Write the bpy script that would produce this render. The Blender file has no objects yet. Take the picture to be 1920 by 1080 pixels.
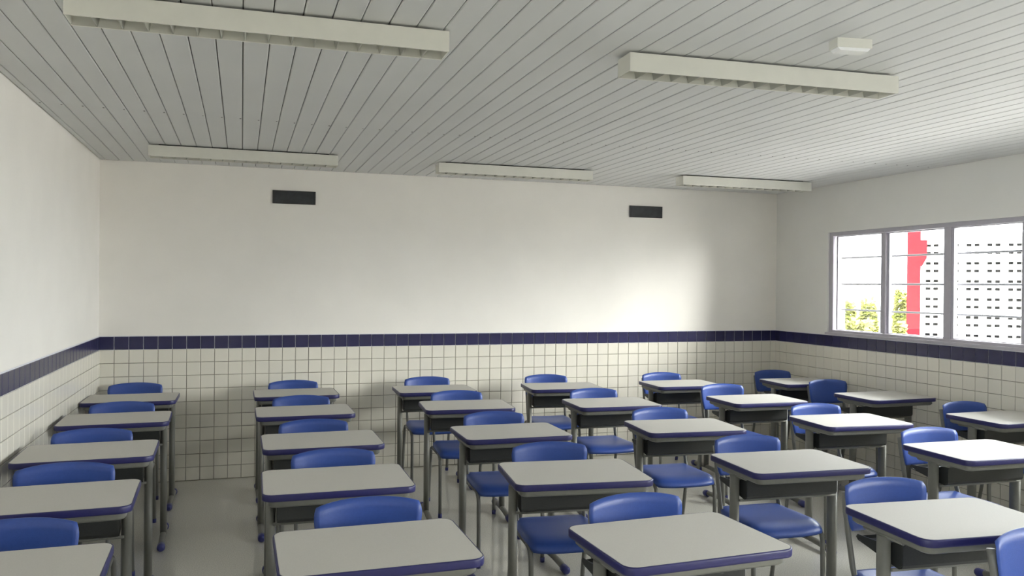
import bpy, math, random
from mathutils import Vector, Matrix
random.seed(4)
C = bpy.context.scene.collection
PI = math.pi

# ------------------------------------------------------------------ camera, sky, sun, exposure
YAW, PITCH, ROLL, FPX, EYE = 0.31752, -0.00312, 0.009497, 1541.7, 1.5742
cam_data = bpy.data.cameras.new('camera'); cam = bpy.data.objects.new('camera', cam_data); C.objects.link(cam)
cam_data.sensor_width = 36.0; cam_data.lens = 36.0 * FPX / 1920.0; cam_data.clip_start = 0.02; cam_data.clip_end = 400
fw = Vector((math.sin(YAW)*math.cos(PITCH), math.cos(YAW)*math.cos(PITCH), math.sin(PITCH)))
r0 = Vector((math.cos(YAW), -math.sin(YAW), 0)); u0 = r0.cross(fw)
rv = r0*math.cos(ROLL) + u0*math.sin(ROLL); uv = -r0*math.sin(ROLL) + u0*math.cos(ROLL)
M = Matrix((rv, uv, -fw)).transposed().to_4x4(); M.translation = Vector((0, 0, EYE)); cam.matrix_world = M
bpy.context.scene.camera = cam

world = bpy.data.worlds.new('world'); bpy.context.scene.world = world; world.use_nodes = True
bg = world.node_tree.nodes['Background']; bg.inputs['Color'].default_value = (0.97, 0.985, 1.0, 1); bg.inputs['Strength'].default_value = 2.5

sun_d = bpy.data.lights.new('sun', 'SUN'); sun_d.energy = 4.2; sun_d.angle = math.radians(58); sun_d.color = (1.0, 0.95, 0.88)
sun = bpy.data.objects.new('sun', sun_d); C.objects.link(sun)
sun.rotation_euler = Vector((-0.56, 0.80, -0.52)).to_track_quat('-Z', 'Y').to_euler()

vs = bpy.context.scene.view_settings
vs.view_transform = 'Standard'; vs.look = 'None'; vs.gamma = 1.0; vs.use_curve_mapping = False; vs.exposure = 2.95
bpy.context.scene.cycles.max_bounces = 14
bpy.context.scene.cycles.diffuse_bounces = 8
bpy.context.scene.cycles.use_denoising = True

# ------------------------------------------------------------------ materials
def mat(name, col, rough=0.5, metal=0.0, noise=0.0, nscale=40.0, bump=0.0, bscale=200.0, spec=0.5, col2=None, alpha=None, trans=0.0):
    m = bpy.data.materials.new(name); m.use_nodes = True
    nt = m.node_tree; b = nt.nodes['Principled BSDF']
    b.inputs['Roughness'].default_value = rough; b.inputs['Metallic'].default_value = metal
    b.inputs['Specular IOR Level'].default_value = spec; b.inputs['Transmission Weight'].default_value = trans
    tc = nt.nodes.new('ShaderNodeTexCoord')
    n = nt.nodes.new('ShaderNodeTexNoise'); n.inputs['Scale'].default_value = nscale; n.inputs['Detail'].default_value = 5
    nt.links.new(tc.outputs['Object'], n.inputs['Vector'])
    r = nt.nodes.new('ShaderNodeValToRGB')
    k = max(noise, 0.01); c2 = col2 or tuple(c*(1-k) for c in col)
    r.color_ramp.elements[0].position = 0.35; r.color_ramp.elements[0].color = (*c2, 1)
    r.color_ramp.elements[1].position = 0.65; r.color_ramp.elements[1].color = (*col, 1)
    nt.links.new(n.outputs['Fac'], r.inputs['Fac']); nt.links.new(r.outputs['Color'], b.inputs['Base Color'])
    if bump:
        n2 = nt.nodes.new('ShaderNodeTexNoise'); n2.inputs['Scale'].default_value = bscale
        nt.links.new(tc.outputs['Object'], n2.inputs['Vector'])
        bp = nt.nodes.new('ShaderNodeBump'); bp.inputs['Strength'].default_value = bump; bp.inputs['Distance'].default_value = 0.002
        nt.links.new(n2.outputs['Fac'], bp.inputs['Height']); nt.links.new(bp.outputs['Normal'], b.inputs['Normal'])
    return m

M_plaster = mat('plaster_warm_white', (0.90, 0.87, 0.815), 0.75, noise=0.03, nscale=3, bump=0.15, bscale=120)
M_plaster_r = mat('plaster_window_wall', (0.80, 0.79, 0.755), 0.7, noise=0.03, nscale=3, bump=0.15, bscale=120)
M_grout = mat('grout_grey', (0.33, 0.31, 0.25), 0.9, noise=0.2, nscale=30)
M_grout_w = mat('grout_white', (0.74, 0.74, 0.78), 0.85, noise=0.05, nscale=30)
M_tile = mat('cream_ceramic', (0.80, 0.77, 0.68), 0.22, noise=0.05, nscale=1.3, bump=0.05, bscale=25)
M_tile_b = mat('navy_ceramic', (0.027, 0.026, 0.092), 0.22, noise=0.25, nscale=2.5, bump=0.05, bscale=25)
M_ceiling = mat('white_pvc_plank', (0.665, 0.668, 0.66), 0.6, spec=0.25, noise=0.03, nscale=2)
M_ceil_gap = mat('ceiling_gap', (0.10, 0.10, 0.09), 0.9)
M_floor = mat('polished_terrazzo', (0.66, 0.645, 0.585), 0.12, spec=0.95, noise=0.12, nscale=160, bump=0.02, bscale=300, col2=(0.49, 0.48, 0.43))
M_lam = mat('grey_laminate', (0.56, 0.545, 0.505), 0.6, spec=0.25, noise=0.05, nscale=260)
M_edge = mat('blue_edge_tape', (0.019, 0.019, 0.105), 0.4, noise=0.1, nscale=60)
M_steel = mat('grey_painted_steel', (0.175, 0.175, 0.155), 0.42, noise=0.06, nscale=50)
M_steel_c = mat('grey_chair_tube', (0.17, 0.17, 0.155), 0.38, noise=0.06, nscale=50)
M_tray = mat('dark_grey_plastic', (0.026, 0.028, 0.027), 0.33, noise=0.2, nscale=180)
M_blue = mat('blue_moulded_plastic', (0.036, 0.082, 0.33), 0.36, noise=0.08, nscale=90, bump=0.25, bscale=500)
M_cap = mat('navy_plastic_cap', (0.035, 0.04, 0.18), 0.4, noise=0.1, nscale=60)
M_lamp = mat('lamp_cream_enamel', (0.74, 0.73, 0.66), 0.45, noise=0.03, nscale=20)
M_louv = mat('lamp_louvre', (0.42, 0.42, 0.37), 0.4, noise=0.03, nscale=20)
M_tube = mat('frosted_tube', (0.85, 0.85, 0.85), 0.3, noise=0.02)
M_lens = mat('white_lens', (0.92, 0.92, 0.92), 0.25, noise=0.02)
M_vent = mat('dark_vent_mesh', (0.040, 0.044, 0.048), 0.6, noise=0.4, nscale=20, bump=0.6, bscale=260)
M_ventf = mat('dark_vent_frame', (0.03, 0.03, 0.03), 0.6)
M_alu = mat('lilac_grey_aluminium', (0.47, 0.45, 0.50), 0.45, noise=0.05, nscale=30)
M_bar = mat('grey_iron_bar', (0.10, 0.10, 0.105), 0.7, spec=0.1)
M_screw = mat('dark_screw', (0.06, 0.06, 0.05), 0.5, metal=0.3)
M_wood = mat('door_paint', (0.45, 0.43, 0.40), 0.5)
M_conc = mat('pale_concrete', (0.46, 0.44, 0.42), 0.85, noise=0.1, nscale=2)
M_cobogo = mat('white_concrete_block', (0.80, 0.79, 0.77), 0.8, noise=0.06, nscale=6)
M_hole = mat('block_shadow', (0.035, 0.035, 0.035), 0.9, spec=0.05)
M_red = mat('coral_red_paint', (0.13, 0.011, 0.015), 0.9, spec=0.03, noise=0.05, nscale=6)
M_leaf = mat('yellow_green_leaf', (0.13, 0.16, 0.028), 0.7, spec=0.1, noise=0.3, nscale=3, col2=(0.22, 0.21, 0.055))
M_leaf_y = mat('pale_yellow_leaf', (0.19, 0.19, 0.06), 0.7, spec=0.1, noise=0.3, nscale=3, col2=(0.22, 0.23, 0.06))
M_stem = mat('brown_stem', (0.20, 0.14, 0.08), 0.8)
M_grass = mat('dry_grass', (0.085, 0.085, 0.022), 0.9, noise=0.3, nscale=1.5, col2=(0.06, 0.072, 0.018))
M_glass = bpy.data.materials.new('window_glass'); M_glass.use_nodes = True
nt = M_glass.node_tree; nt.nodes.clear()
o_ = nt.nodes.new('ShaderNodeOutputMaterial'); mx = nt.nodes.new('ShaderNodeMixShader')
tr = nt.nodes.new('ShaderNodeBsdfTransparent'); gl = nt.nodes.new('ShaderNodeBsdfGlossy'); fr = nt.nodes.new('ShaderNodeFresnel')
tr.inputs['Color'].default_value = (0.95, 0.97, 0.97, 1); gl.inputs['Roughness'].default_value = 0.02; fr.inputs['IOR'].default_value = 1.3
nt.links.new(fr.outputs[0], mx.inputs[0]); nt.links.new(tr.outputs[0], mx.inputs[1]); nt.links.new(gl.outputs[0], mx.inputs[2]); nt.links.new(mx.outputs[0], o_.inputs[0])

# ------------------------------------------------------------------ mesh helpers
class MB:
    def __init__(s): s.v = []; s.f = []; s.sm = []
    def add(s, vs, fs, smooth=False):
        n = len(s.v); s.v += [tuple(v) for v in vs]; s.f += [tuple(i+n for i in f) for f in fs]; s.sm += [smooth]*len(fs)
    def box(s, x0, x1, y0, y1, z0, z1):
        s.add([(x, y, z) for z in (z0, z1) for y in (y0, y1) for x in (x0, x1)],
              [(0, 2, 3, 1), (4, 5, 7, 6), (0, 1, 5, 4), (2, 6, 7, 3), (0, 4, 6, 2), (1, 3, 7, 5)])
    def prism(s, prof, axis, a, b):
        # prof: 2D polygon (ccw) in the two other axes (cyclic order), extruded along axis
        n = len(prof); vs = []
        for t in (a, b):
            for p, q in prof:
                vs.append({0: (t, p, q), 1: (p, t, q), 2: (p, q, t)}[axis])
        fs = [tuple(range(n))[::-1], tuple(range(n, 2*n))] + [(i, (i+1) % n, (i+1) % n+n, i+n) for i in range(n)]
        s.add(vs, fs)
    def tube(s, pts, r, seg=10, ry=None, cap=True):
        pts = [Vector(p) for p in pts]; n = len(pts); rings = []
        prev = None
        for i, p in enumerate(pts):
            d = (pts[min(i+1, n-1)] - pts[max(i-1, 0)]).normalized()
            ref = prev if prev is not None else (Vector((1, 0, 0)) if abs(d.x) < 0.9 else Vector((0, 1, 0)))
            a = (ref - d*ref.dot(d)).normalized(); b = d.cross(a); prev = a
            rr = r[i] if isinstance(r, (list, tuple)) else r
            r2 = ry if ry else rr
            rings.append([p + a*math.cos(2*PI*k/seg)*rr + b*math.sin(2*PI*k/seg)*r2 for k in range(seg)])
        vs = [v for g in rings for v in g]
        fs = [(i*seg+k, i*seg+(k+1) % seg, (i+1)*seg+(k+1) % seg, (i+1)*seg+k) for i in range(n-1) for k in range(seg)]
        s.add(vs, fs, True)
        if cap:
            m = len(s.v) - len(vs)
            s.f += [tuple(m+k for k in range(seg))[::-1], tuple(m+(n-1)*seg+k for k in range(seg))]; s.sm += [False, False]
    def mesh(s, name, m):
        me = bpy.data.meshes.new(name); me.from_pydata(s.v, [], s.f); me.materials.append(m)
        for p, q in zip(me.polygons, s.sm): p.use_smooth = q
        me.validate(); me.update()
        return me
    def obj(s, name, m, parent=None, fix=False):
        me = s.mesh(name, m)
        if fix:
            import bmesh
            bm = bmesh.new(); bm.from_mesh(me); bmesh.ops.recalc_face_normals(bm, faces=bm.faces); bm.to_mesh(me); bm.free()
        o = bpy.data.objects.new(name, me); C.objects.link(o); o.parent = parent
        return o

def link(name, me, parent=None, loc=(0, 0, 0), rot=(0, 0, 0)):
    o = bpy.data.objects.new(name, me); o.location = loc; o.rotation_euler = rot; C.objects.link(o); o.parent = parent
    return o
def tag(o, label, cat, group=None):
    o['label'] = label; o['category'] = cat
    if group: o['group'] = group
    return o
def empty(name, loc, rz=0):
    o = bpy.data.objects.new(name, None); o.empty_display_size = 0.1; o.location = loc; o.rotation_euler = (0, 0, rz); C.objects.link(o); return o
def structure(o, label=None):
    o['kind'] = 'structure'
    if label: o['label'] = label
    return o
def copy_tree(o, parent=None):
    c = o.copy(); C.objects.link(c); c.parent = parent
    for ch in list(o.children): copy_tree(ch, c)
    return c
def rrect(hx, hy, r, n=6):
    pts = []
    for cx, cy, a0 in ((hx-r, hy-r, 0), (-hx+r, hy-r, 90), (-hx+r, -hy+r, 180), (hx-r, -hy+r, 270)):
        for k in range(n+1):
            a = math.radians(a0 + 90*k/n); pts.append((cx+r*math.cos(a), cy+r*math.sin(a)))
    return pts
def ring(mb, outlines, closed=False):
    """outlines: list of (points2d, z); joins successive outlines by quads"""
    n = len(outlines[0][0]); vs = [(x, y, z) for pts, z in outlines for x, y in pts]
    m = len(outlines)
    fs = [(i*n+k, i*n+(k+1) % n, ((i+1) % m)*n+(k+1) % n, ((i+1) % m)*n+k) for i in range(m if closed else m-1) for k in range(n)]
    mb.add(vs, fs, True)

# ------------------------------------------------------------------ the room
XL, XR, YB, YF, ZC = -1.037, 5.075, 6.987, -2.6, 2.5106
T, ZB = 0.10432, 1.152            # tile pitch, top of the blue band
TG = 0.0043                       # joint
TD = 0.005                        # tiles stand proud of the grout

# floor
b = MB(); b.box(XL-0.2, XR+0.2, YF-0.2, YB+0.2, -0.12, 0.0); structure(b.obj('floor', M_floor))

# walls: core + grey grout bed behind the tiles + white grout bed behind the band
def wall(name, m): return structure(empty(name, (0, 0, 0)))
wb = MB(); wb.box(XL-0.15, XR+0.15, YB+TD, YB+0.2, 0, ZC+0.1); wall_back = structure(wb.obj('wall_back', M_plaster))
wl = MB(); WL = (0.52, -2.2)  # WL: opening for the added left window, out of view
wl.box(XL-0.2, XL-TD, YF-0.15, YB+TD, 0, 1.158); wl.box(XL-0.2, XL-TD, YF-0.15, YB+TD, 2.083, ZC+0.1)
wl.box(XL-0.2, XL-TD, WL[0], YB+TD, 1.158, 2.083); wl.box(XL-0.2, XL-TD, YF-0.15, WL[1], 1.158, 2.083); wall_left = structure(wl.obj('wall_left', M_plaster))
WIN = [(6.235, 1.66), (0.62, -2.2)]      # the two window openings along y
WZ0, WZ1 = 1.158, 2.083
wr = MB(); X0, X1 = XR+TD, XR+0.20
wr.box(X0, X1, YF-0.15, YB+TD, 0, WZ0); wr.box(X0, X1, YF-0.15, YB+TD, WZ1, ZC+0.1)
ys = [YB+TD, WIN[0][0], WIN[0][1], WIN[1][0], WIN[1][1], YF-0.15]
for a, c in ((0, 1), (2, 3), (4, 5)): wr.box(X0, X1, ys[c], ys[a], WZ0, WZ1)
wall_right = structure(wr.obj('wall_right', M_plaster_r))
wf = MB(); wf.box(XL-0.15, XR+0.15, YF-0.15, YF, 0, ZC+0.1); structure(wf.obj('wall_front', M_plaster))

def grout(parent, x0, x1, y0, y1):
    g = MB(); g.box(x0, x1, y0, y1, 0.0, ZB-T-TG/2); g.obj('grout_bed', M_grout, parent)
    g = MB(); g.box(x0, x1, y0, y1, ZB-T-TG/2, ZB+0.003); o = g.obj('band_grout', M_grout_w, parent); o['label'] = 'white grout behind blue tiles'
grout(wall_back, XL-TD, XR+TD, YB+0.0005, YB+0.03)
grout(wall_left, XL-0.03, XL-0.0005, YF, YB)
grout(wall_right, XR+0.0005, XR+0.03, YF, YB)

def tile_mesh(name, w, h, m):
    """tile in the xz plane, face towards -y, origin at centre of its back"""
    c = 0.0022; b = MB(); a, d = w/2, h/2
    vs = [(-a, 0, -d), (a, 0, -d), (a, 0, d), (-a, 0, d), (-a, -TD+c*0.7, -d), (a, -TD+c*0.7, -d), (a, -TD+c*0.7, d), (-a, -TD+c*0.7, d),
          (-a+c, -TD, -d+c), (a-c, -TD, -d+c), (a-c, -TD, d-c), (-a+c, -TD, d-c)]
    fs = [(8, 9, 10, 11)] + [(i, (i+1) % 4, 4+(i+1) % 4, 4+i) for i in range(4)] + [(4+i, 4+(i+1) % 4, 8+(i+1) % 4, 8+i) for i in range(4)]
    b.add(vs, fs); return b
TW = T - TG
TM = tile_mesh('wall_tile', TW, TW, M_tile); me_tile = TM.mesh('wall_tile', M_tile)
BM_ = tile_mesh('band_tile', TW, TW, M_tile_b); me_band = BM_.mesh('band_tile', M_tile_b)
TR = 0.1091
TMR = tile_mesh('wall_tile', TR-TG, TW, M_tile); me_tile_r = TMR.mesh('wall_tile_wide', M_tile)
me_band_r = TMR.mesh('band_tile_wide', M_tile_b)
def stuff_tiles(name, m, spots, parent, rot, src):
    b = MB(); R = Matrix.Rotation(rot, 4, 'Z')
    for p in spots:
        b.add([R @ Vector(v) + Vector(p) for v in src.v], src.f)
    if not spots: return
    o = b.obj(name, m, parent); o['kind'] = 'stuff'; return o
def jit(): return (random.uniform(-1, 1)*0.0005, random.uniform(-1, 1)*0.0005)
# back wall (face to -y): tiles numbered from the left corner
ncol = 59; parts = 0; rest = []
for i in range(ncol):
    w = XR-(XL+T*i)
    if w < 0.02: break
    x = XL + T*(i+0.5)
    if x+TW/2 > XR: continue
    link('band_tile', me_band, wall_back, (x, YB+0.0005+jit()[0]*0, ZB-T/2-TG/4), (0, jit()[0]*4, 0))
    for r in range(1, 11):
        z = ZB - T*(r+0.5) - TG/4
        if z-TW/2 < 0.001: continue
        if r <= 5 and parts < 300:
            link('wall_tile', me_tile, wall_back, (x+jit()[0], YB+0.0005, z+jit()[1]), (jit()[0]*8, jit()[0]*4, jit()[1]*8)); parts += 1
        else: rest.append((x+jit()[0], YB+0.0005, z+jit()[1]))
stuff_tiles('lower_tiles', M_tile, rest, wall_back, 0, TM)
# cut tile strip at the right end of the back wall
xe = XL+T*math.floor((XR-XL)/T); we = XR-xe-TG
if we > 0.02:
    b1 = tile_mesh('t', we, TW, M_tile); sp = [(xe+TG/2+we/2, YB+0.0005, ZB-T*(r+0.5)-TG/4) for r in range(1, 11)]
    stuff_tiles('cut_tiles', M_tile, sp, wall_back, 0, b1); stuff_tiles('cut_band_tile', M_tile_b, [(xe+TG/2+we/2, YB+0.0005, ZB-T/2-TG/4)], wall_back, 0, b1)
# right wall (face to -x)
rest = []; restb = []; parts = 0; pb = 0
n_r = int((YB-YF-0.07)/TR)
for i in range(n_r+1):
    y = YB + 0.0385 - TR*(i+0.5)
    if i == 0: y = YB - 0.036; 
    src = me_tile_r
    if i == 0: continue
    if y-TR/2 < YF: break
    vis = 4 <= i <= 32
    if vis or i < 4: link('band_tile', me_band_r, wall_right, (XR+0.0005, y, ZB-T/2-TG/4), (0, 0, -PI/2))
    else: restb.append((XR+0.0005, y, ZB-T/2-TG/4))
    for r in range(1, 11):
        z = ZB - T*(r+0.5) - TG/4
        if z-TW/2 < 0.001: continue
        if 3 <= i <= 32 and parts < 300:
            link('wall_tile', me_tile_r, wall_right, (XR+0.0005, y+jit()[0], z+jit()[1]), (0, jit()[1]*6, -PI/2+jit()[0]*8)); parts += 1
        else: rest.append((XR+0.0005, y+jit()[0], z+jit()[1]))
b1 = tile_mesh('t', 0.064, TW, M_tile); sp = [(XR+0.0005, YB-0.036, ZB-T*(r+0.5)-TG/4) for r in range(1, 11)]
stuff_tiles('cut_tiles', M_tile, sp, wall_right, -PI/2, b1); stuff_tiles('cut_band_tile', M_tile_b, [(XR+0.0005, YB-0.036, ZB-T/2-TG/4)], wall_right, -PI/2, b1)
stuff_tiles('lower_tiles', M_tile, rest, wall_right, -PI/2, TMR); stuff_tiles('far_band_tiles', M_tile_b, restb, wall_right, -PI/2, TMR)
# left wall (face to +x)
sp = []; sb = []
for i in range(int((YB-YF)/T)):
    y = YB - T*(i+0.5)
    sb.append((XL-0.0005, y, ZB-T/2-TG/4))
    for r in range(1, 11):
        z = ZB - T*(r+0.5) - TG/4
        if z-TW/2 > 0.001: sp.append((XL-0.0005, y, z))
stuff_tiles('lower_tiles', M_tile, sp, wall_left, PI/2, TM); stuff_tiles('band_tiles', M_tile_b, sb, wall_left, PI/2, TM)

# ceiling: PVC planks running to the back wall
cb = MB(); cb.box(XL-0.15, XR+0.15, YF-0.15, YB+0.15, ZC+0.012, ZC+0.12); ceiling = structure(cb.obj('ceiling', M_ceil_gap))
def plank(w):
    a = w/2; c = 0.004; b = MB()
    b.prism([(-a, 0.010), (-a, c*0.6), (-a+c, 0), (a-c, 0), (a, c*0.6), (a, 0.010)], 1, YF, YB)
    return b
me_plank = plank(0.0962).mesh('ceiling_plank', M_ceiling)
gx = 0.797 - 0.1*18   # a groove line at about -1.003
x = gx
link('ceiling_plank', plank(gx-XL-0.002).mesh('ceiling_plank_narrow', M_ceiling), ceiling, ((gx+XL)/2, 0, ZC))
while x + 0.1 <= XR:
    link('ceiling_plank', me_plank, ceiling, (x+0.05, 0, ZC + random.uniform(-1, 1)*0.0006), (0, random.uniform(-1, 1)*0.006, 0)); x += 0.1
if XR-x > 0.01: link('ceiling_plank', plank(XR-x-0.003).mesh('ceiling_plank_end', M_ceiling), ceiling, ((XR+x)/2, 0, ZC))
sc = MB()
for k in range(62):
    xx = gx + 0.1*k
    if xx > XR: break
    sc.tube([(xx-0.012, 4.89+0.09*(xx+0.85)/1.4 if xx < 0.6 else 4.99, ZC-0.0015), (xx-0.012, 4.89+0.09*(xx+0.85)/1.4 if xx < 0.6 else 4.99, ZC+0.004)], 0.005, 6)
o = sc.obj('screw_row', M_screw, ceiling); o['kind'] = 'stuff'

# ------------------------------------------------------------------ windows in the right wall, and an added one in the left
def window(name, y1, y0, panes, left=False):
    """y1 > y0; panes = list of (ya, yb) glass spans"""
    w = structure(empty(name, (XL-0.07 if left else XR+0.07, 0, 0), PI if left else 0))
    if left: y1, y0 = -y0, -y1; panes = [(-b_, -a) for a, b_ in panes][::-1]
    # outer frame
    f = MB(); x0, x1 = -0.045, 0.045
    f.box(x0, x1, y0, y1, WZ0, 1.198); f.box(x0, x1, y0, y1, 2.048, WZ1)
    f.box(x0, x1, y0, y0+0.05, 1.198, 2.048); f.box(x0, x1, y1-0.05, y1, 1.198, 2.048)
    f.box(x0-0.035, x0, y0-0.01, y1+0.01, WZ0-0.0, 1.178)
    f.obj('window_frame', M_alu, w)
    for k, (a, b_) in enumerate(panes):
        off = 0.012 if k % 2 else -0.012
        s = MB(); t = 0.02
        zz0, zz1 = 1.2, 2.046
        s.box(off-0.012, off+0.012, b_-t, b_, zz0, zz1); s.box(off-0.012, off+0.012, a, a+t, zz0, zz1)
        s.box(off-0.012, off+0.012, b_, a, zz0, zz0+0.006); s.box(off-0.012, off+0.012, b_, a, zz1-0.006, zz1)
        so = s.obj('sash', M_alu, w)
        g = MB(); g.box(off-0.002, off+0.002, b_, a, zz0+0.006, zz1-0.006); g.obj('glass_pane', M_glass, so)
    for k in range(len(panes)-1):
        ya = panes[k][1]; yb = panes[k+1][0]
        m = MB(); m.box(-0.03 if k % 2 else -0.022, 0.03 if k % 2 else 0.022, yb+0.02, ya-0.02, 1.198, 2.048)
        m.obj('mullion', M_alu, w)
    for z in (1.853, 1.614, 1.383):
        m = MB(); m.tube([(0.085, y0, z), (0.085, y1, z)], 0.008, 8); m.obj('security_bar', M_bar, w)
    # light from the sky comes in here: portal for the sampler
    ld = bpy.data.lights.new('portal', 'AREA'); ld.shape = 'RECTANGLE'; ld.size = WZ1-WZ0; ld.size_y = y1-y0; ld.cycles.is_portal = True
    lo = bpy.data.objects.new('window_portal', ld); C.objects.link(lo); 
    lo.location = (XL-0.19, -(y0+y1)/2, (WZ0+WZ1)/2) if left else (XR+0.19, (y0+y1)/2, (WZ0+WZ1)/2)
    lo.rotation_euler = (0, -PI/2 if left else PI/2, 0)
    return w
P1 = [(6.145, 5.62), (5.55, 4.98), (4.87, 4.30), (4.23, 3.66), (3.55, 2.98), (2.91, 2.34), (2.27, 1.71)]
window('window_1', WIN[0][0], WIN[0][1], P1)
P2 = [(0.57, -0.06), (-0.16, -0.73), (-0.80, -1.37), (-1.47, -2.15)]
window('unseen_window_right', WIN[1][0], WIN[1][1], P2)  # unseen, added behind the viewer for fill light
P3 = [(0.47, -0.13), (-0.23, -0.85), (-0.92, -1.49), (-1.56, -2.15)]
window('added_fill_window', WL[0], WL[1], P3, left=True)  # unseen left window, added only to brighten the room
# a door in the wall behind the viewer
d = MB(); d.box(0.3, 1.2, YF, YF+0.035, 0.0, 2.08); dr = structure(d.obj('door_1', M_wood))
h = MB(); h.tube([(1.12, YF+0.035, 1.0), (1.12, YF+0.08, 1.0), (1.0, YF+0.08, 1.0)], 0.009, 8); h.obj('door_handle', M_steel, dr)

# ------------------------------------------------------------------ vents high on the back wall
def vent(xa, xb, label):
    z0, z1 = 2.226, 2.334
    r = tag(empty('wall_vent', ((xa+xb)/2, YB+TD, z0)), label, 'vent', 'dark vents high on the back wall')
    w = (xb-xa)/2; hh = z1-z0
    p = MB(); p.box(-w+0.006, w-0.006, -0.006, 0.0, 0.006, hh-0.006); p.obj('vent_mesh', M_vent, r)
    f = MB()
    f.box(-w, w, -0.012, 0.0, 0, 0.008); f.box(-w, w, -0.012, 0.0, hh-0.008, hh); f.box(-w, -w+0.008, -0.012, 0, 0.008, hh-0.008); f.box(w-0.008, w, -0.012, 0, 0.008, hh-0.008)
    f.obj('vent_frame', M_ventf, r)
vent(0.232, 0.575, 'small dark rectangular vent high on the back wall, the left one')
vent(3.450, 3.791, 'small dark rectangular vent high on the back wall, the right one near windows')

# ------------------------------------------------------------------ ceiling lamps
def make_lamp():
    L, W, H = 1.262, 0.125, 0.072
    r = empty('ceiling_lamp', (0, 0, ZC))
    hl, hw = L/2, W/2; z1 = -0.010; z0 = z1-H; t = 0.003
    h = MB()
    h.box(-hl, hl, -hw, -hw+t, z0, z1); h.box(-hl, hl, hw-t, hw, z0, z1)
    h.box(-hl, -hl+t, -hw+t, hw-t, z0, z1); h.box(hl-t, hl, -hw+t, hw-t, z0, z1); h.box(-hl+t, hl-t, -hw+t, hw-t, z1-t, z1)
    h.box(-hl, hl, -hw, -hw+0.008, z0-0.002, z0); h.box(-hl, hl, hw-0.008, hw, z0-0.002, z0)
    h.obj('lamp_housing', M_lamp, r)
    p = MB(); p.box(-hl*0.9, hl*0.9, -hw*0.5, hw*0.5, z1, 0.0); p.obj('shadow_gap_mount', M_ventf, r)  # lamp spacer, coloured dark to give the shadow gap its shade
    n = 16
    for k in range(1, n):
        x = -hl + L*k/n; b = MB()
        a = hw-t; vs = []
        for y in (-a, a): vs += [(x-0.010, y, z0+0.040), (x+0.010, y, z0+0.040), (x+0.0015, y, z0+0.001), (x-0.0015, y, z0+0.001)]
        b.add(vs, [(0, 1, 2, 3), (7, 6, 5, 4), (0, 4, 5, 1), (1, 5, 6, 2), (2, 6, 7, 3), (3, 7, 4, 0)])
        b.obj('louvre_blade', M_louv, r, fix=True)
    rf = MB(); rf.prism([(-hw+t, z0+0.042), (-hw+t+0.012, z1-0.006), (hw-t-0.012, z1-0.006), (hw-t, z0+0.042), (hw-t, z1-t), (-hw+t, z1-t)], 0, -hl+t, hl-t)
    rf.obj('reflector', M_louv, r, fix=True)
    for y in (-0.026, 0.026):
        tb = MB(); tb.tube([(-hl+0.02, y, z0+0.052), (hl-0.02, y, z0+0.052)], 0.008, 8); tb.obj('fluorescent_tube', M_tube, r)
    return r
lamps = [((0.023, 6.10), 0.0, 'long unlit louvred lamp near the back wall, leftmost of the three'),
         ((2.043, 6.145), -0.012, 'long unlit louvred lamp near the back wall, middle of the three'),
         ((4.105, 6.10), -0.012, 'long unlit louvred lamp near the back wall, rightmost beside window wall'),
         ((2.083, 2.975), -0.05, 'big near louvred ceiling lamp right of centre, below small emergency light'),
         ((0.083, 3.00), -0.01, 'big near louvred ceiling lamp at the left, cut by top of photo')]
lamp0 = make_lamp()
for k, ((x, y), a, lab) in enumerate(lamps):
    o = lamp0 if k == 0 else copy_tree(lamp0)
    o.location = (x, y, ZC); o.rotation_euler = (0, 0, a); tag(o, lab, 'ceiling lamp', 'louvred fluorescent ceiling lamps')
el = tag(empty('emergency_light', (2.175, 2.555, ZC), -0.15), 'small white box light on the ceiling, above the big right lamp', 'light')
e = MB(); e.prism([(-0.071, -0.034), (0.071, -0.034), (0.071, 0), (-0.071, 0)], 1, -0.03, 0.03); e.obj('light_housing', M_lamp, el, fix=True)
e = MB(); e.prism([(-0.066, -0.036), (-0.055, -0.046), (0.055, -0.046), (0.066, -0.036), (0.066, -0.034), (-0.066, -0.034)], 1, -0.026, 0.026); e.obj('diffuser', M_lens, el, fix=True)

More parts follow.
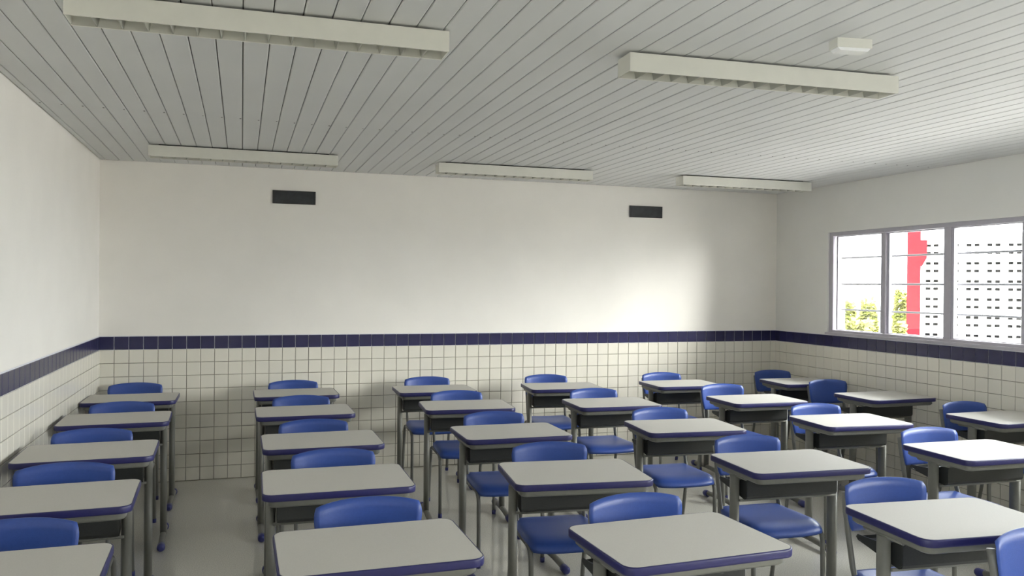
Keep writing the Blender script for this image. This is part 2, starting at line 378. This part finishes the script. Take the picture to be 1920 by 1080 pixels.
# ------------------------------------------------------------------ school desk
def make_desk():
    r = empty('school_desk', (0, 0, 0))
    HX, HY, R = 0.296, 0.221, 0.040
    # laminate top
    b = MB(); n = len(rrect(HX, HY, R))
    o1 = rrect(HX, HY, R); o2 = rrect(HX-0.0015, HY-0.0015, R-0.0015)
    vs = [(x, y, 0.734) for x, y in o1] + [(x, y, 0.7590) for x, y in o1] + [(x, y, 0.7605) for x, y in o2]
    fs = [tuple(range(n))[::-1]] + [(k, (k+1) % n, n+(k+1) % n, n+k) for k in range(n)] + [(n+k, n+(k+1) % n, 2*n+(k+1) % n, 2*n+k) for k in range(n)] + [tuple(range(2*n, 3*n))]
    b.add(vs, fs); top = b.obj('desktop', M_lam, r)
    # blue edge band: half-round ring
    b = MB(); outs = []
    for dx, z in ((0.0, 0.7325), (0.0030, 0.7335), (0.0045, 0.739), (0.0045, 0.755), (0.0030, 0.7595), (0.0, 0.7605)):
        outs.append((rrect(HX+dx, HY+dx, R+dx), z))
    ring(b, outs, closed=True); b.obj('edge_band', M_edge, top)
    # steel rim under the top
    b = MB(); outs = []
    for hx, hy, z in ((HX-0.018, HY-0.018, 0.7335), (HX-0.018, HY-0.018, 0.712), (HX-0.026, HY-0.026, 0.704), (HX-0.040, HY-0.040, 0.704), (HX-0.040, HY-0.040, 0.7335)):
        outs.append((rrect(hx, hy, 0.028), z))
    ring(b, outs); b.obj('top_frame', M_steel, r)
    for s in (-1, 1):
        x = s*0.262
        b = MB(); b.tube([(x, 0.03, 0.034), (x, 0.03, 0.70)], 0.0195, 14, ry=0.030); b.obj('leg', M_steel, r)
        b = MB(); b.tube([(x, 0.03-0.10, 0.7045), (x, 0.03+0.10, 0.7045)], 0.011, 8); b.obj('top_bar', M_steel, r)
        pts = [(x, -0.21+0.46*t, 0.026+0.013*math.sin(PI*t)) for t in [k/10 for k in range(11)]]
        b = MB(); b.tube(pts, 0.018, 12); ft = b.obj('foot', M_steel, r)
        for e_, sg in ((-0.21, -1), (0.25, 1)):
            b = MB(); b.tube([(x, e_-sg*0.040, 0.0265), (x, e_-sg*0.036, 0.0255), (x, e_+sg*0.006, 0.0235), (x, e_+sg*0.016, 0.0225), (x, e_+sg*0.022, 0.0215)], [0.0195, 0.0225, 0.0230, 0.019, 0.010], 14)
            b.obj('foot_cap', M_cap, ft)
    # book tray hung between the legs, deep at the front, shallow behind
    b = MB(); w = 0.238; t = 0.003
    prof = [(-0.032, 0.690), (-0.040, 0.683), (-0.040, 0.612), (-0.034, 0.600), (-0.018, 0.594), (0.06, 0.606), (0.14, 0.620), (0.205, 0.630), (0.216, 0.640)]
    inner = [(0.212, 0.643), (0.203, 0.634), (0.14, 0.624), (0.06, 0.610), (-0.016, 0.598), (-0.030, 0.604), (-0.035, 0.614), (-0.035, 0.682), (-0.030, 0.686)]
    pr = prof + inner; n = len(pr)
    vs = [(-w, y, z) for y, z in pr] + [(w, y, z) for y, z in pr]
    fs = [(k, (k+1) % n, n+(k+1) % n, n+k) for k in range(n)]
    m = len(prof)
    for base in (0, n):
        for k in range(m-1): fs.append((base+k, base+k+1, base+n-2-k, base+n-1-k))
    b.add(vs, fs)
    for s in (-1, 1):   # side cheeks
        side = [(-0.038, 0.688), (-0.038, 0.612), (-0.018, 0.596), (0.14, 0.622), (0.214, 0.641), (0.205, 0.652), (0.06, 0.660), (0.0, 0.685)]
        b.prism(side, 0, s*w-0.002 if s > 0 else s*w-0.002, s*w+0.002)
    b.box(-w+0.004, w-0.004, -0.0440, -0.0395, 0.680, 0.689)
    tray = b.obj('book_tray', M_tray, r, fix=True)
    b = MB(); b.tube([(-0.255, -0.004, 0.588), (0.255, -0.004, 0.588)], 0.0065, 8); b.obj('crossbar', M_steel, r)
    return r

# ------------------------------------------------------------------ school chair (backrest on the local origin line, faces -y)
def shell(b, top, bot, nu, nv):
    """closed shell from two (nv+1)x(nu+1) grids"""
    vs = top + bot; N = (nu+1)*(nv+1); fs = []
    idx = lambda i, j: j*(nu+1)+i
    for j in range(nv):
        for i in range(nu):
            fs.append((idx(i, j), idx(i+1, j), idx(i+1, j+1), idx(i, j+1)))
            fs.append((N+idx(i, j), N+idx(i, j+1), N+idx(i+1, j+1), N+idx(i+1, j)))
    for i in range(nu):
        fs.append((idx(i, 0), N+idx(i, 0), N+idx(i+1, 0), idx(i+1, 0))); fs.append((idx(i, nv), idx(i+1, nv), N+idx(i+1, nv), N+idx(i, nv)))
    for j in range(nv):
        fs.append((idx(0, j), idx(0, j+1), N+idx(0, j+1), N+idx(0, j))); fs.append((idx(nu, j), N+idx(nu, j), N+idx(nu, j+1), idx(nu, j+1)))
    b.add(vs, fs, True)
def squircle(u, v, k=0.42):
    """map [-1,1]^2 to a rounded square"""
    return u*math.sqrt(1-k*v*v/2*abs(v)**2), v*math.sqrt(1-k*u*u/2*abs(u)**2)
def make_chair():
    r = empty('school_chair', (0, 0, 0))
    # seat
    nu, nv = 16, 16; top = []; bot = []
    for j in range(nv+1):
        for i in range(nu+1):
            u, v = -1+2*i/nu, -1+2*j/nv
            a, c = squircle(u, v)
            wd = 0.203 - 0.018*(c+1)/2
            x = a*wd; y = -0.232 + c*0.203
            e = max(abs(u), abs(v))
            z = 0.448 + 0.006*a*a - 0.006*(1-a*a)*(1-c*c)
            if v < -0.4: z -= 0.022*((-v-0.4)/0.6)**2
            if v > 0.5: z += 0.012*((v-0.5)/0.5)**2
            roll_ = 0.014 if e > 0.97 else (0.003 if e > 0.85 else 0)
            top.append((x, y, z-roll_))
            q = 0.985 if e < 0.97 else 1.0
            bot.append((x*q, -0.232+(y+0.232)*q, z-roll_-(0.018 if e > 0.97 else (0.022 if e > 0.85 else 0.010))))
    b = MB(); shell(b, top, bot, nu, nv); b.obj('seat', M_blue, r, fix=True)
    # backrest
    nu, nv = 18, 12; fr_ = []; bk = []
    for j in range(nv+1):
        for i in range(nu+1):
            u, v = -1+2*i/nu, -1+2*j/nv
            a, c = squircle(u, v)
            a, c = squircle(u, v, 0.30)
            wd = 0.172 + 0.028*(c+1)/2
            z = 0.697 + c*0.095 + (0.013*(1-a*a) if c > 0 else 0)*c
            x = a*wd
            y = -0.008 - 0.040*a*a - 0.006 + 0.035*(z-0.60)*1.2
            e = max(abs(u), abs(v))
            if v > 0.9: y += 0.006
            th = 0.008 if e > 0.97 else 0.017
            fr_.append((x, y+(0.004 if e > 0.97 else 0), z)); bk.append((x, y+th, z))
    b = MB(); shell(b, fr_, bk, nu, nv); b.obj('backrest', M_blue, r, fix=True)
    # tubes
    for s in (-1, 1):
        X = s*0.188
        b = MB(); b.tube([(X, -0.345, 0.415), (X, -0.11, 0.415)], 0.0105, 10); b.obj('seat_rail', M_steel_c, r)
        pts = [(X, -0.335, 0.415), (X, -0.358, 0.413), (X, -0.380, 0.403), (X, -0.396, 0.385), (X, -0.404, 0.360), (X, -0.408, 0.2), (X, -0.412, 0.012)]
        b = MB(); b.tube(pts, 0.0115, 10); lg = b.obj('leg', M_steel_c, r)
        b = MB(); b.tube([(X, -0.412, 0.0), (X, -0.412, 0.028)], 0.0135, 10); b.obj('foot_tip', M_cap, lg)
        pts = [(X, -0.12, 0.415), (X, -0.095, 0.413), (X, -0.070, 0.403), (X, -0.052, 0.385), (X, -0.042, 0.355), (X, 0.0, 0.15), (X, 0.028, 0.012)]
        b = MB(); b.tube(pts, 0.0115, 10); lg = b.obj('leg', M_steel_c, r)
        b = MB(); b.tube([(X, 0.030, 0.0), (X, 0.026, 0.028)], 0.0135, 10); b.obj('foot_tip', M_cap, lg)
        X2 = s*0.168
        pts = [(X2, -0.17, 0.418), (X2, -0.10, 0.422), (X2, -0.075, 0.435), (X2, -0.060, 0.47), (X2, -0.034, 0.58), (X2, -0.010, 0.70), (X2, 0.000, 0.755)]
        b = MB(); b.tube(pts, 0.0095, 10, ry=0.0145); b.obj('back_upright', M_steel_c, r)
    for y, z in ((-0.31, 0.410), (-0.13, 0.410)):
        b = MB(); b.tube([(-0.188, y, z), (0.188, y, z)], 0.008, 8); b.obj('seat_brace', M_steel_c, r)
    return r

desk0, chair0 = make_desk(), make_chair()
DESKS = {
 'A1': (-.727, 6.317, -.004), 'A2': (-.705, 5.394, .030), 'A3': (-.692, 4.387, .027), 'A4': (-.680, 3.480, .029), 'A5': (-.665, 2.60, .02),
 'B1': (.389, 6.337, .011), 'B2': (.388, 5.422, .004), 'B3': (.402, 4.393, .005), 'B4': (.383, 3.497, -.014), 'B5': (.402, 2.571, .004),
 'C1': (1.437, 6.306, -.025), 'C2': (1.456, 5.409, -.081), 'C3': (1.434, 4.376, -.016), 'C4': (1.391, 3.350, -.115), 'C5': (1.353, 2.374, .035),
 'D1': (2.484, 6.236, -.110), 'D2': (2.462, 5.273, -.050), 'D3': (2.468, 4.281, -.092), 'D4': (2.455, 3.274, -.065), 'D5': (2.429, 2.302, -.084),
 'E1': (3.541, 6.166, -.043), 'E2': (3.592, 5.168, -.031), 'E3': (3.580, 4.191, -.069), 'E4': (3.588, 3.238, -.033),
 'F1': (4.666, 6.058, -.047), 'F2': (4.674, 5.082, .006), 'F3': (4.669, 4.019, .009)}
CHAIRS = {
 'A1': (-.765, 6.86, 0), 'A2': (-.72, 5.80, .03), 'A3': (-.735, 4.775, .02), 'A4': (-.70, 3.90, .02), 'A5': (-.69, 3.02, .02),
 'B1': (.393, 6.755, 0), 'B2': (.393, 5.83, 0), 'B3': (.392, 4.785, 0), 'B4': (.410, 3.90, 0), 'B5': (.441, 2.98, 0),
 'C1': (1.475, 6.765, -.02), 'C2': (1.490, 5.83, -.04), 'C3': (1.460, 4.805, -.02), 'C4': (1.440, 3.795, -.08), 'C5': (1.385, 2.765, .03),
 'D1': (2.51, 6.70, -.08), 'D2': (2.53, 5.71, -.03), 'D3': (2.545, 4.70, -.06), 'D4': (2.545, 3.705, -.05), 'D5': (2.50, 2.715, -.06),
 'E1': (3.60, 6.62, -.04), 'E2': (3.65, 5.72, -.02), 'E3': (3.668, 4.60, -.05), 'E4': (3.66, 3.64, -.03),
 'F1': (4.76, 6.58, -.04), 'F2': (4.700, 5.785, -.01), 'F3': (4.755, 4.42, 0),
 'D6': (2.43, 2.005, .04)}
COL = {'A': 'in the column against the left wall', 'B': 'in the second column from the left wall', 'C': 'in the third column from the left wall',
       'D': 'in the fourth column from the left wall', 'E': 'in the second column from the window wall', 'F': 'in the column beside the window wall'}
ROW = {'1': 'nearest the back wall', '2': 'second from the back wall', '3': 'third from the back wall', '4': 'fourth from the back wall', '5': 'fifth from back wall'}
for k in ('D2', 'D3', 'E3', 'F1', 'F3'):
    x, y, a = DESKS[k]; DESKS[k] = (x+0.012, y, a)
for k in CHAIRS:      # chair legs stand between the two feet of the desk
    if k in DESKS:
        x, y, a = CHAIRS[k]; dx, dy, da = DESKS[k]; base = dx - (y-0.25-dy)*math.sin(da); CHAIRS[k] = (min(max(x, base-0.036), base+0.036), y, a)
def lab(kind, k):
    return f'{kind} {ROW[k[1]]}, {COL[k[0]]}'
first = True
for k, (x, y, a) in sorted(DESKS.items()):
    o = desk0 if first else copy_tree(desk0); first = False
    o.location = (x, y, 0); o.rotation_euler = (0, 0, a)
    l = lab('grey-topped desk', k)
    if k == 'D5': l = 'large-looking grey-topped desk in the bottom right corner, a chair back before it'
    if k == 'C5': l = 'nearest grey-topped desk at the bottom middle, turned slightly, blue edge cut off'
    if k == 'B5': l = 'nearest grey-topped desk at the bottom, second column from the left wall'
    if k == 'A5': l = 'grey-topped desk at bottom left corner, almost wholly below the photo'
    tag(o, l, 'desk', 'blue-edged school desks in rows')
first = True
for k, (x, y, a) in sorted(CHAIRS.items()):
    o = chair0 if first else copy_tree(chair0); first = False
    o.location = (x, y, 0); o.rotation_euler = (0, 0, a)
    l = lab('blue chair', k) if k[1] != '6' else 'blue chair cut by the bottom right corner, its back before the near desk'
    if k == 'F2': l = 'bright blue chair set well back from its desk, whole backrest showing, near windows'
    tag(o, l, 'chair', 'blue plastic school chairs')

# ------------------------------------------------------------------ outside the windows
def cam_pt(px, zc, wz):
    """a world point zc metres ahead of the photograph's camera above pixel column px"""
    r = (px-960)/FPX*zc
    return Vector((r*math.cos(YAW)+zc*math.sin(YAW), zc*math.cos(YAW)-r*math.sin(YAW), wz))
g = MB(); g.box(XR+0.2, 60, -40, 80, -0.35, -0.15); structure(g.obj('ground', M_conc))
g = MB(); g.box(-60, XR+0.2, YB+0.2, 80, -0.35, -0.15); structure(g.obj('ground_behind', M_conc))
# pierced block wall
W0 = Vector((10.98, 11.10, 0)); dirw = Vector((0.71, -0.704, 0)).normalized(); aw = math.atan2(dirw.y, dirw.x)
pw = tag(empty('pierced_wall', (W0.x, W0.y, 0.0), aw), 'white pierced concrete block wall seen outside through the windows', 'wall')
bs = 0.30
def block_mesh():
    b = MB(); h = bs/2-0.004; d = 0.05
    # openings: 2 x 2 slots
    xs = [-h, -0.095, -0.020, 0.020, 0.095, h]; zs = [-h, -0.088, -0.040, 0.040, 0.088, h]
    for i in range(5):
        for j in range(5):
            if i in (1, 3) and j in (1, 3): continue
            b.box(xs[i], xs[i+1], -d, d, zs[j], zs[j+1])
    return b.mesh('pierced_block', M_cobogo)
bmsh = block_mesh()
nr = 8
for i in range(18):
    for j in range(nr):
        link('pierced_block', bmsh, pw, (0.15+bs*i, random.uniform(-1, 1)*0.003, 0.15+bs*j))
b = MB(); b.box(0, bs*18, -0.06, 0.06, bs*nr, bs*nr+0.05); b.obj('coping', M_cobogo, pw)
b = MB(); b.box(0, bs*18, 0.052, 0.09, 0.0, bs*nr); b.obj('slot_shade_backing', M_hole, pw)  # dark sheet behind the slots, their shade put into its colour
b = MB(); b.box(0, bs*18, -0.06, 0.09, -0.15, 0.0); b.obj('plinth', M_conc, pw)
# coral column with bracket
cp = cam_pt(1713, 13.4, -0.15)
cl = tag(empty('coral_column', cp, aw), 'coral red column with a bracket, outside beyond the middle window pane', 'column')
b = MB(); b.box(-0.10, 0.10, -0.10, 0.10, 0, 4.2); b.obj('shaft', M_red, cl)
b = MB(); b.prism([(0.10, 2.10), (0.12, 2.10), (0.19, 2.24), (0.19, 2.52), (0.10, 2.52)], 1, -0.09, 0.09); b.obj('bracket', M_red, cl, fix=True)
# shrubs and grass
def shrub(px0, px1, zc, top, label, n, m=None):
    a = cam_pt(px0, zc, -0.15); c = cam_pt(px1, zc, -0.15); mid = (a+c)/2; rad = (c-a).length/2
    r = tag(empty('leafy_shrub', mid), label, 'shrub', 'yellow-green shrubs outside the windows')
    b = MB(); rnd = random.Random(int(px0))
    for _ in range(n):
        th = rnd.uniform(0, 2*PI); ph = rnd.uniform(0, 1); q = rnd.uniform(0.55, 1.0)
        x = rad*q*math.cos(th)*math.sqrt(1-ph*ph*0.8); y = rad*q*math.sin(th)*math.sqrt(1-ph*ph*0.8); z = 0.1+(top+0.05)*(ph*q)
        s = rnd.uniform(0.03, 0.07); t1 = Vector((rnd.uniform(-1, 1), rnd.uniform(-1, 1), rnd.uniform(-1, 1))).normalized(); t2 = t1.orthogonal().normalized()
        p = Vector((x, y, z)); b.add([p-t1*s, p+t2*s*0.5, p+t1*s, p-t2*s*0.5], [(0, 1, 2, 3)])
    f = b.obj('foliage', m or M_leaf, r); f['kind'] = 'stuff'
    for k in range(5):
        th = k*1.26; b = MB(); b.tube([(0.05*math.cos(th), 0.05*math.sin(th), 0), (rad*0.35*math.cos(th), rad*0.35*math.sin(th), top*0.4), (rad*0.55*math.cos(th), rad*0.55*math.sin(th), top*0.8)], [0.02, 0.014, 0.006], 6)
        b.obj('stem', M_stem, r)
shrub(1570, 1612, 15.0, 1.36, 'low yellow-green shrub outside, at the left of the first window pane', 5000)
shrub(1606, 1650, 15.4, 1.42, 'taller yellow-green shrub outside, at the right of the first window pane', 5000)
shrub(1672, 1706, 15.2, 1.60, 'yellow-green shrub outside, just left of the coral column', 4500)
shrub(1572, 1652, 11.5, 1.16, 'wide pale yellow shrub outside, in front of the green ones, first window pane', 8000, M_leaf_y)
shrub(1674, 1704, 12.0, 1.12, 'pale yellow shrub outside at the foot of the coral column', 4000, M_leaf_y)
g = MB(); p0 = cam_pt(1566, 9.5, -0.148); p1 = cam_pt(1650, 9.5, -0.148); p2 = cam_pt(1650, 22, -0.148); p3 = cam_pt(1566, 22, -0.148)
zz = -0.13
g.add([(p.x, p.y, -0.15) for p in (p0, p1, p2, p3)] + [(p.x, p.y, zz) for p in (p0, p1, p2, p3)], [(4, 5, 6, 7), (0, 1, 5, 4), (1, 2, 6, 5), (2, 3, 7, 6), (3, 0, 4, 7)])
gr = g.obj('grass_strip', M_grass); gr['kind'] = 'structure'
